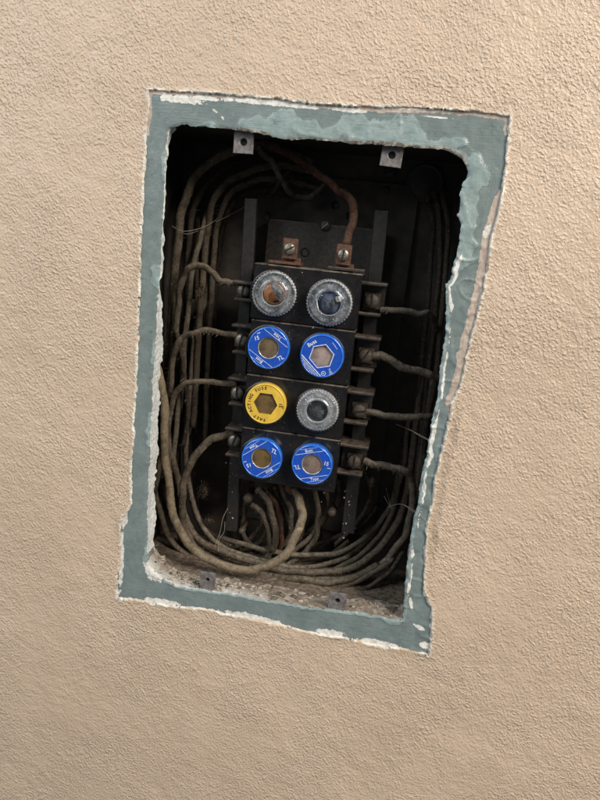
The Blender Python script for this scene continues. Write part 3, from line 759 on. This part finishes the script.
# moulded glass fuses
def glass_fuse(i, label, R, tilt, mg, kind):
    t = fuse_root(i, label, tilt); zt = ZF
    sh = MB(); sh.lathe([(R*.90, -.004), (R*.94, .0015), (R*.9, .0032), (R*.60, .0030), (R*.56, .0012), (.00001, .0012)], 60); sh.build('base', m_pale, t, True)
    g = MB()
    g.lathe([(R*.95, .0034), (R, .0040), (R, zt-.0026), (R*.972, zt-.0012), (R*.93, zt-.0002), (R*.88, zt), (R*.80, zt-.0006), (R*.70, zt-.0008), (R*.63, zt-.0006),
             (R*.595, zt+.0004), (R*.56, zt+.0006), (R*.53, zt+.0001), (R*.51, zt-.0012)], 180, knurl=(44, .00042, R*.95))
    wd = MB(); wd.lathe([(R*.508, zt-.0011), (R*.40, zt-.0005), (R*.2, zt-.0001), (.00001, zt)], 60); wd.build('window', m_glassc, t, True)
    g.build('glass_cap', mg, t, True)
    inner = MB(); inner.lathe([(R*.545, .0030), (R*.545, .0082), (R*.50, .0084), (R*.49, .0030)], 48); inner.build('inner_ring', m_zinc if kind != 2 else m_bluegrey, t, True)
    # raised marks moulded in the glass
    mk = MB()
    for k in range(26):
        a = 360*k/26+random.uniform(-3, 3)
        if random.random() < .3: continue
        x, y_ = polar(R*.755, a); r_ = Matrix.Rotation(math.radians(a), 3, 'Z')
        mk.box((x, y_, zt-.0005), (R*random.uniform(.06, .14), R*random.uniform(.02, .05), .0005), .0002, r_)
    mk.build('moulded_marks', mg, t)
    if kind == 1:
        d = MB(); d.lathe([(.00001, .0088), (R*.46, .0088), (R*.47, .0080)], 40); d.build('copper_disc', m_orange, t, True)
        d = MB(); d.add([(0, 0, .0091)]+[(*polar(R*.46, a), .0091) for a in range(-45, 125, 10)], [(0, k, k+1) for k in range(1, 17)]); d.build('mica_half', m_pale, t)
        d = MB(); d.box((.0022, -.0055, .0093), (.0042, .0014, .0006), .0002, Matrix.Rotation(.25, 3, 'Z')); d.build('burn_mark', m_dark, t)
    if kind == 2:
        d = MB(); d.lathe([(.00001, .006), (R*.48, .006)], 40); d.build('insulator', m_bluegrey, t)
        d = MB(); d.box((-.0008, -.0010, .0090), (.0026, .0062, .0012), .0003, Matrix.Rotation(.5, 3, 'Z')); d.box((.0026, .0006, .0090), (.0022, .0050, .0012), .0003, Matrix.Rotation(.5, 3, 'Z'))
        d.box((.0012, .0012, .0093), (.0045, .0012, .0006), .0002, Matrix.Rotation(.6, 3, 'Z')); d.build('fuse_link', m_link, t)
        d = MB(); d.box((.0064, .0036, .0092), (.0042, .0044, .0022), .0006, Matrix.Rotation(.2, 3, 'Z')); d.build('solder', m_link, t)
        d = MB(); d.box((-.0088, -.0012, .0100), (.0008, .0085, .0006), .0002, Matrix.Rotation(.3, 3, 'Z')); d.build('side_wire', m_link, t)
    if kind == 3:
        d = MB(); d.lathe([(.00001, .0036), (R*.48, .0036)], 40); d.build('insulator', m_soot, t)
        d = MB(); d.box((.0028, -.0010, .0085), (.0046, .0030, .0008), .0003, Matrix.Rotation(.15, 3, 'Z')); d.build('fuse_link', m_link, t)
    return t
glass_fuse(0, 'clear glass fuse with orange copper disc at the top left of the block', .0168, (.0, .04), m_glass, 1)
glass_fuse(1, 'clear glass fuse showing a metal link at the top right of the block', .0172, (.02, -.01), m_glass, 2)
glass_fuse(5, 'cloudy grey glass fuse in the third row right', .0163, (.03, .0), m_glassg, 3)

# ---------------------------------------------------------------- cables
def catmull(P, n):
    P = [P[0]*2-P[1]]+list(P)+[P[-1]*2-P[-2]]; out = []
    for i in range(1, len(P)-2):
        p0, p1, p2, p3 = P[i-1:i+3]
        for t in np.linspace(0, 1, n, endpoint=False):
            out.append(.5*((2*p1)+(-p0+p2)*t+(2*p0-5*p1+4*p2-p3)*t*t+(-p0+3*p1-3*p2+p3)*t**3))
    out.append(P[-2]); return np.array(out)
def tube(P, rad, nseg=10, jit=0.0, seed=0):
    n = len(P); T_ = np.gradient(P, axis=0); T_ /= np.linalg.norm(T_, axis=1)[:, None]+1e-12
    N = np.cross(T_[0], [.3, .9, .2]); N /= np.linalg.norm(N); V = []
    L = np.concatenate([[0], np.cumsum(np.linalg.norm(np.diff(P, axis=0), axis=1))])
    for i in range(n):
        N = N-T_[i]*(N@T_[i]); N /= np.linalg.norm(N); B = np.cross(T_[i], N)
        r = rad if np.isscalar(rad) else rad[i]
        for k in range(nseg):
            a = 2*PI*k/nseg; j = 1+jit*(vn(L[i]+seed, a*.0025, .004, 4)-.5)*2
            V.append(P[i]+(N*math.cos(a)+B*math.sin(a))*r*j)
    Fc = [(i*nseg+k, i*nseg+(k+1) % nseg, (i+1)*nseg+(k+1) % nseg, (i+1)*nseg+k) for i in range(n-1) for k in range(nseg)]
    Fc.append(tuple(range(nseg))[::-1]); Fc.append(tuple((n-1)*nseg+k for k in range(nseg)))
    return V, Fc
def cable(pts, r_mm, mat, label, group='cloth covered wires in the box', jit=.1, cat='cable', name='cable'):
    P = [at(x, y_, d) for x, y_, d in pts]; C = catmull(P, 9)
    C = C+np.stack([(vn(np.arange(len(C))*.01, s*.3+len(CABLES), .06, s)-.5)*.0024 for s in (1, 2, 3)], 1)*1.0
    r_mm *= .93; V, Fc = tube(C, r_mm/1000, 12, jit, len(CABLES)*.37)
    o = mesh_obj(name, V, Fc, mat); tag(o, label, cat, group); CABLES.append((o, C, r_mm/1000)); return o
CABLES = []
# upper left sweep
cable([(312,163,.078),(285,150,.070),(262,146,.066),(240,150,.060),(215,158,.056),(196,176,.054),(184,203,.052),(178,238,.052),(173,280,.056),(170,330,.064),(165,390,.072),(156,450,.076)], 3.7, m_cab, 'thickest cable sweeping from behind the upper left tab down the left side')
cable([(322,172,.086),(290,166,.082),(262,169,.076),(236,178,.070),(218,194,.068),(208,222,.068),(203,262,.070),(199,320,.072),(196,380,.075),(193,428,.078)], 3.0, m_cab, 'second cable of the left sweep, inside the thickest one')
cable([(318,190,.090),(290,182,.086),(262,180,.080),(240,186,.076),(226,200,.074),(218,226,.076),(213,270,.078),(210,330,.080),(207,400,.082),(204,446,.084)], 2.7, m_cab, 'third cable of the left sweep, nearest the left rail')
cable([(300,196,.094),(262,192,.090),(236,200,.088),(224,222,.086),(218,262,.088),(215,330,.090),(212,420,.090)], 2.4, m_cabd, 'dark cable at the very back of the left sweep')
cable([(258,148,.062),(268,158,.060),(278,172,.062),(283,184,.068),(292,194,.076),(306,198,.082),(318,192,.086),(325,182,.090)], 2.6, m_cab, 'short looping cable sagging below the upper left tab')
cable([(296,162,.084),(288,172,.080),(280,184,.078),(270,198,.082)], 2.2, m_cabd, 'short dark cable crossing behind the looping one')
cable([(262,142,.064),(278,148,.056),(298,160,.050),(318,174,.048),(336,187,.048),(349,198,.049),(353,212,.050),(350,232,.046),(346,246,.043)], 3.3, m_cabr, 'red brown cable running down to the right copper lug')
0 and cable([(294,226,.070),(291,236,.056),(290,244,.044)], .5, m_hair, 'thin bare wire above the left copper lug', cat='wire', name='wire')
# straight runs on the left
for k, (x0, x1, d, r_) in enumerate(((196,190,.092,2.2),(203,197,.094,2.0),(209,204,.096,2.2))):
    cable([(x0+2,215,d),(x0,300,d),((x0+x1)/2,380,d),(x1,434,d)], r_, (m_cab, m_cabd, m_cab)[k], ('left', 'middle', 'right')[k]+'most of three straight wires ending behind the left terminals')
# more of the tangle on the left
cable([(300,155,.092),(262,158,.088),(228,166,.080),(205,186,.074),(193,214,.070),(188,250,.070),(186,300,.074),(183,360,.078),(180,420,.080),(178,480,.080),(184,520,.078)], 2.8, m_cabd, 'dark cable between the thickest one and the second of the left sweep')
cable([(222,186,.086),(212,204,.078),(204,226,.068),(199,244,.063),(192,270,.064),(188,310,.066),(184,350,.068),(180,400,.070),(174,450,.070),(166,490,.066)], 2.5, m_cabg, 'greyish cable lying diagonally down the left tangle')
cable([(214,236,.086),(206,290,.080),(197,330,.076),(190,380,.074),(186,440,.072),(190,490,.068),(202,525,.064),(222,546,.062),(250,556,.062),(285,566,.062),(320,566,.066),(350,556,.074)], 2.4, m_cabg, 'greyish cable running down inside the left loop to the floor')
cable([(192,300,.086),(190,350,.086),(187,400,.084),(186,450,.082),(192,500,.080),(206,535,.078),(230,552,.078),(270,560,.080),(310,556,.084)], 2.6, m_cabd, 'dark cable at the back inside the left loop')
cable([(176,330,.050),(180,352,.054),(185,380,.060),(187,412,.066),(184,446,.070)], 2.2, m_cabd, 'short dark cable behind the second and third left wires')
# more under the block
cable([(280,476,.064),(284,492,.064),(291,512,.066),(290,532,.070),(278,550,.074),(258,560,.078)], 2.3, m_cab, 'lead dropping beside the upper end of the pale loop')
cable([(320,480,.070),(328,500,.076),(322,520,.078),(306,542,.078),(284,556,.078),(255,562,.078),(228,556,.080)], 2.4, m_cabg, 'greyish lead slanting from the lower right stud down to the left')
cable([(192,500,.082),(206,530,.078),(245,545,.072),(275,552,.070),(310,556,.070),(345,550,.074),(372,532,.080),(390,505,.086),(398,470,.090)], 2.6, m_cabg, 'greyish cable arching above the floor bundle to the right')
cable([(225,572,.044),(255,582,.042),(290,590,.042),(325,594,.044),(358,590,.050),(385,576,.060),(403,552,.070)], 2.3, m_cabd, 'dark cable nearest the sill on the box floor')
cable([(252,482,.072),(247,500,.078),(243,520,.080),(246,540,.082),(262,553,.082),(290,560,.082),(325,556,.086),(350,540,.090)], 2.3, m_cab, 'cable curling under the left stud then along the floor')
cable([(296,478,.070),(300,496,.078),(305,516,.080),(300,538,.082),(284,553,.084),(262,560,.086)], 2.2, m_cabd, 'dark lead falling just behind the upper end of the pale loop')
cable([(270,490,.078),(264,512,.082),(258,530,.084),(242,545,.084),(218,552,.084)], 2.2, m_cabg, 'greyish lead bending left under the block')
cable([(311,478,.066),(315,498,.070),(318,516,.072),(316,534,.074),(305,552,.074),(285,566,.070)], 2.5, m_cab, 'lead hanging below the bottom right fuse')
cable([(300,572,.066),(330,570,.068),(358,556,.072),(380,534,.078),(394,506,.084),(402,470,.088),(410,420,.090)], 2.5, m_cab, 'cable sweeping up the right side just inside the floor bundle')
cable([(335,545,.088),(352,528,.088),(366,508,.088),(370,486,.090),(362,466,.090)], 2.0, m_cabg, 'short greyish cable rising behind the right rail')
# wires to the left terminals
cable([(243,283,.047),(232,284,.047),(220,280,.046),(210,271,.044),(199,266,.042),(189,270,.042),(182,284,.045),(178,304,.050),(174,340,.056),(168,390,.062),(163,430,.066),(154,470,.070)], 2.8, m_cab, 'wire arching to the top left terminal screw')
cable([(240,334,.047),(225,334,.046),(208,331,.044),(192,333,.043),(180,341,.044),(173,358,.048),(170,390,.054),(165,430,.060),(160,470,.066),(150,510,.070)], 2.7, m_cab, 'wire arching to the second terminal screw down on the left')
cable([(237,383,.047),(222,384,.046),(206,381,.044),(190,382,.043),(178,390,.044),(171,405,.047),(168,430,.052),(168,465,.060),(172,510,.068),(182,545,.074)], 2.7, m_cab, 'wire arching to the third terminal screw down on the left')
cable([(236,433,.047),(225,435,.046),(211,440,.044),(197,452,.043),(187,470,.043),(182,492,.045),(182,515,.050),(188,535,.056),(202,552,.060),(226,563,.060),(256,571,.056),(290,578,.046),(322,582,.046),(350,578,.052),(378,566,.062)], 3.5, m_cab, 'wire from the lowest left terminal looping under the block')
# pale front loop
cable([(150,340,.058),(157,366,.046),(163,395,.040),(164,430,.038),(166,465,.036),(170,500,.034),(178,527,.032),(193,548,.030),(214,562,.029),(240,570,.029),(264,567,.030),(284,555,.032),(297,536,.036),(302,517,.042),(300,502,.048),(296,488,.056)], 3.9, m_cabl, 'pale tan cable looping round the front at the bottom left')
# bundle on the floor of the box
cable([(156,390,.080),(168,430,.074),(176,470,.068),(184,515,.064),(200,540,.060),(225,552,.056),(255,562,.050),(290,571,.050),(325,573,.054),(355,566,.060),(380,548,.070),(398,520,.082),(408,486,.086),(416,430,.090),(424,370,.092)], 3.3, m_cab, 'cable crossing the box floor and climbing the right side')
cable([(150,470,.072),(158,505,.070),(168,535,.068),(186,556,.060),(215,567,.056),(250,574,.052),(290,583,.048),(325,587,.048),(356,582,.052),(384,566,.062),(404,536,.080),(414,500,.082),(423,440,.084),(432,380,.086)], 3.0, m_cab, 'lowest cable lying along the box floor')
cable([(160,470,.082),(168,508,.078),(182,530,.074),(205,553,.072),(240,560,.074),(280,566,.078),(318,566,.082),(350,556,.086),(372,538,.088),(390,512,.090),(400,476,.093),(410,420,.095)], 2.9, m_cabd, 'dark cable at the back of the floor bundle')
cable([(364,462,.047),(378,464,.046),(392,467,.046),(404,471,.048),(411,480,.054),(413,500,.060),(409,524,.064),(399,546,.066),(382,564,.066),(355,577,.058),(322,580,.054),(285,578,.050),(250,573,.052)], 3.33, m_cabg, 'wire from the lowest right terminal curving down the right side')
cable([(255,552,.086),(276,545,.086),(300,536,.086),(322,522,.084),(336,506,.080),(340,494,.074),(338,478,.068)], 2.6, m_cab, 'cable rising from the floor to the lower right of the block')
cable([(240,566,.082),(270,556,.084),(300,548,.088),(330,540,.090),(358,526,.092),(378,506,.092)], 2.4, m_cabd, 'dark cable fanning to the right behind the pale loop')
# leads hanging from under the block
cable([(252,505,.066),(261,512,.064),(267,524,.064),(270,540,.066),(268,556,.070),(255,566,.074)], 2.9, m_cab, 'lead hanging from the left stud under the block')
cable([(258,488,.060),(266,500,.060),(273,516,.060),(276,534,.062),(273,552,.066)], 3.0, m_cab, 'second lead hanging under the bottom left fuse')
cable([(265,487,.066),(274,502,.066),(280,522,.068),(281,542,.072),(276,558,.078)], 2.6, m_cabr, 'red brown lead hanging under the bottom left fuse')
cable([(275,487,.070),(281,504,.072),(286,526,.074),(285,548,.080)], 2.4, m_cabd, 'dark lead hanging between the two bottom fuses')
cable([(268,522,.088),(262,537,.086),(248,549,.084),(228,556,.084),(205,553,.086)], 2.4, m_cab, 'thin cable curving left behind the hanging leads')
cable([(305,515,.090),(296,528,.090),(282,540,.090),(262,553,.090)], 2.0, m_cabd, 'short dark cable slanting behind the pale loop')
# wires to the right terminals
cable([(380,309,.048),(390,309,.047),(401,311,.048),(414,313,.052),(426,314,.058),(434,319,.066),(437,330,.076)], 2.64, m_cabg, 'wire leaving the top right terminal screw')
cable([(372,356,.048),(382,355,.047),(392,360,.047),(404,367,.048),(418,372,.050),(432,376,.054),(442,380,.062)], 3.45, m_cabg, 'wire leaving the second terminal screw down on the right')
cable([(366,412,.048),(378,413,.047),(390,416,.047),(404,418,.048),(418,417,.051),(428,416,.056),(436,418,.064)], 3.10, m_cabg, 'wire leaving the third terminal screw down on the right')
for k, (x0, x1, x2, d) in enumerate(((432,422,408,.090),(440,431,414,.086),(447,437,419,.080))):
    cable([(x0-6,190,d),(x0,225,d),(x0-2,280,d),(x1,360,d),(x2+6,440,d),(x2,500,d)], 2.4, m_cabd, ('innermost', 'middle', 'outermost')[k]+' of three dark cables running down the shaded right side')

# ---------------------------------------------------------------- rubble, dust and cobwebs
def lump(c, r, seed, squash=(1, 1, 1), n=8, amp=.5):
    V = []; Fc = []
    for i in range(n//2+1):
        th = PI*i/(n//2)
        for k in range(n):
            a = 2*PI*k/n; d = np.array([math.sin(th)*math.cos(a), math.sin(th)*math.sin(a), math.cos(th)])
            j = 1+amp*(float(vn(d[0]*.01+seed*.013, d[1]*.01+d[2]*.007, .006, seed))-.5)*2
            V.append(tuple(np.array(c)+d*r*j*np.array(squash)))
    for i in range(n//2):
        for k in range(n): Fc.append((i*n+k, i*n+(k+1) % n, (i+1)*n+(k+1) % n, (i+1)*n+k))
    return V, Fc
rb = MB(); gr = MB()
def sillz(x): return at(x, np.interp(x, [149,160,175,190,225,260,300,340,380,402], [566,578,586,590,594,600,606,611,617,620]), 0)[2]
for k in range(900):
    t = random.random(); x = 150+t*250; d = random.uniform(.004, .030)
    yb = 570+(x-150)*.19
    base = at(x, yb+18, .003)
    if x > 255 and random.random() < .7: continue
    r = random.choice((.0004, .0006, .0009, .0015, .0019))*random.uniform(.6, 1.3)
    if x > 300: r *= .7
    V, Fc = lump((base[0], d, at(x, 0, 0)[2]*0+sillz(x)-.0012+random.uniform(0, .0016)-.0035*smooth01(.018, .03, d)), r, random.randint(0, 15), (1.3, 1, .55), 6, .85)
    (rb if random.random() < (.9 if x < 260 else .6) else gr).add(V, Fc)
o = rb.build('plaster_rubble', m_plaster, None, True); tag(o, 'pale crumbs of broken plaster along the sill', 'rubble', kind='stuff')
for k in range(500):
    x = random.uniform(-.1, .095); d = random.uniform(.02, .098)
    V, Fc = lump((x, d, BZ0+.0006), random.uniform(.0006, .0022), random.randint(0, 15), (1.3, 1.2, .6), 6); gr.add(V, Fc)
o = gr.build('brown_grit', m_dirt, None, True); tag(o, 'brown dirt and grit strewn over the box floor', 'dirt', kind='stuff')
# dirt bank on the floor
xs = np.linspace(BX0+.001, BX1-.001, 260); ds = np.linspace(.005, .1005, 110); Xd, Dd = np.meshgrid(xs, ds, indexing='ij')
_sx = np.array([at(x, 0, 0)[0]*0+at(x, np.interp(x, [149, 402], [566, 620]), 0)[0] for x in range(140, 420, 10)]); _sz = np.array([sillz(x) for x in range(140, 420, 10)])
sz = np.interp(Xd, _sx, _sz)
hd = (sz-.0022)*(1-smooth01(.012, .055, Dd))+(BZ0+.0005)*smooth01(.012, .055, Dd)+.0035*(fbm(Xd, Dd, .02, 3, 4)-.3)+.0016*(fbm(Xd, Dd, .004, 6, 3)-.5)
hd = np.maximum(hd, BZ0+.0002)
I = np.arange(260*110).reshape(260, 110); q = np.stack([I[:-1, :-1], I[1:, :-1], I[1:, 1:], I[:-1, 1:]], -1).reshape(-1, 4)
o = mesh_obj('dust_layer', np.stack([Xd.ravel(), Dd.ravel(), hd.ravel()], 1), q, m_dirt); tag(o, 'thick brown dust covering the box floor', 'dust', kind='stuff')
# lumpy plaster sill bank under the opening
# felted dust clumps on the lower left wires
for (x, y_, d, r, sq, lb) in ((204, 491, .066, .0068, (.75, .6, 1.2), 'felted brown dust clump beside the lower left loop'), (209, 520, .060, .0040, (1.1, .7, .8), 'smaller dust clump below the felted one near the left rail'),
                              (200, 292, .056, .0048, (.7, .6, 1.3), 'dust clump caught inside the top left wire arch'), (372, 482, .05, .0028, (.7, .5, 1.6), 'tuft of dust hanging below the lowest right terminal')):
    c0 = at(x, y_, d); fv = []; ff = []
    V, Fc = lump(c0, r*.55, int(x) % 16, sq, 12, .5); fv += V; ff += Fc
    for k in range(260):
        p = c0+rng.normal(size=3)*r*.42*np.array(sq); dv = rng.normal(size=3); dv /= np.linalg.norm(dv); q = p+dv*r*rng.uniform(.15, .5); e = q+rng.normal(size=3)*r*.2+np.array([0, 0, -r*.15])
        wv_ = np.cross(dv, [.3, .5, .7]); wv_ = wv_/np.linalg.norm(wv_)*.00022; m = len(fv)
        fv += [tuple(p-wv_), tuple(p+wv_), tuple(q+wv_), tuple(q-wv_), tuple(e)]; ff += [(m, m+1, m+2, m+3), (m+3, m+2, m+4)]
    o = mesh_obj('dust_clump', fv, ff, m_fluff); o['kind'] = 'stuff'; tag(o, lb, 'dust clump', 'dust clumps')
# white specks fallen on rails and block
sp = MB()
for (cx, cy, dx, dy, d, n) in ((232, 500, 6, 45, .0548, 12), (347, 515, 6, 28, .0548, 16), (300, 500, 60, 12, .06, 5), (246, 380, 5, 10, .0365, 3), (300, 320, 60, 60, .0294, 5), (250, 450, 5, 50, .0365, 6)):
    for k in range(n):
        c = at(cx+random.gauss(0, .5)*dx, cy+random.uniform(-1, 1)*dy, d); V, Fc = lump(c, random.choice((.0002, .0003, .0004, .0005, .0009)), random.randint(0, 15), (1, .6, 1), 6); sp.add(V, Fc)
o = sp.build('plaster_specks', m_plaster, None, True); tag(o, 'tiny white plaster specks on the rails and block', 'specks', kind='stuff')
# dust fibres on the cables
hv = []; hf = []
for (o, C, r) in CABLES:
    n = int(len(C)*(2.2 if C[:, 2].min() < -.07 else .7))
    for k in range(n):
        i = random.randrange(len(C)); dirv = np.array([random.gauss(0, 1), random.gauss(-.3, 1), random.gauss(0, 1)]); dirv /= np.linalg.norm(dirv)
        p = C[i]+dirv*r*.92; L = random.uniform(.0012, .0045); q = p+(dirv*.8+np.array([random.gauss(0, .5), random.gauss(0, .5), -.35]))*L*.6
        e = q+np.array([random.gauss(0, .6), random.gauss(0, .6), -.3])*L*.5
        wv = np.cross(dirv, [.2, .5, .8]); wv = wv/np.linalg.norm(wv)*.00015
        m = len(hv); hv += [tuple(p-wv), tuple(p+wv), tuple(q+wv*.7), tuple(q-wv*.7), tuple(e)]; hf += [(m, m+1, m+2, m+3), (m+3, m+2, m+4)]
o = mesh_obj('dust_fibres', hv, hf, m_hair); tag(o, 'fine dust fibres clinging to the old cables', 'fibres', kind='stuff')
# cobwebs: bundles of thin strands
def web(strands, label, r=.00016):
    mb = MB()
    for s in strands:
        C = catmull([at(*q) for q in s], 8); V, Fc = tube(C, r*random.uniform(.7, 1.2), 5, .3); mb.add(V, Fc)
    o = mb.build('cobweb', m_web); tag(o, label, 'cobweb', 'cobwebs')
web([[(396,424,.07),(412,431,.05),(424,437,.02),(431,441,.003)], [(408,428,.06),(420,436,.03),(430,441,.003)]], 'cobweb strand reaching the right edge of the opening')
web([[(388,507,.06),(400,504,.05),(412,509,.02),(421,516,.0)], [(421,516,.0),(432,527,-.0012),(440,541,-.0012),(447,552,-.001)], [(404,505,.05),(421,517,.0)]], 'cobweb strand hanging from the lower right edge over the wall')
web([[(172,226,.05),(182,231,.048),(194,230,.05),(206,226,.06),(216,220,.07)], [(174,228,.05),(186,234,.05),(198,231,.056)], [(216,222,.07),(232,214,.07),(250,204,.058)]], 'cobweb strands across the upper left cables')
web([[(228,508,.055),(223,518,.05),(220,532,.052),(215,546,.05)], [(225,522,.055),(224,532,.05),(219,540,.048),(218,552,.045)]], 'cobweb strands below the left rail')
web([[(386,488,.07),(389,500,.066),(392,510,.066)], [(384,496,.07),(388,503,.067),(393,509,.066)]], 'cobweb tatters below the lowest right wire')
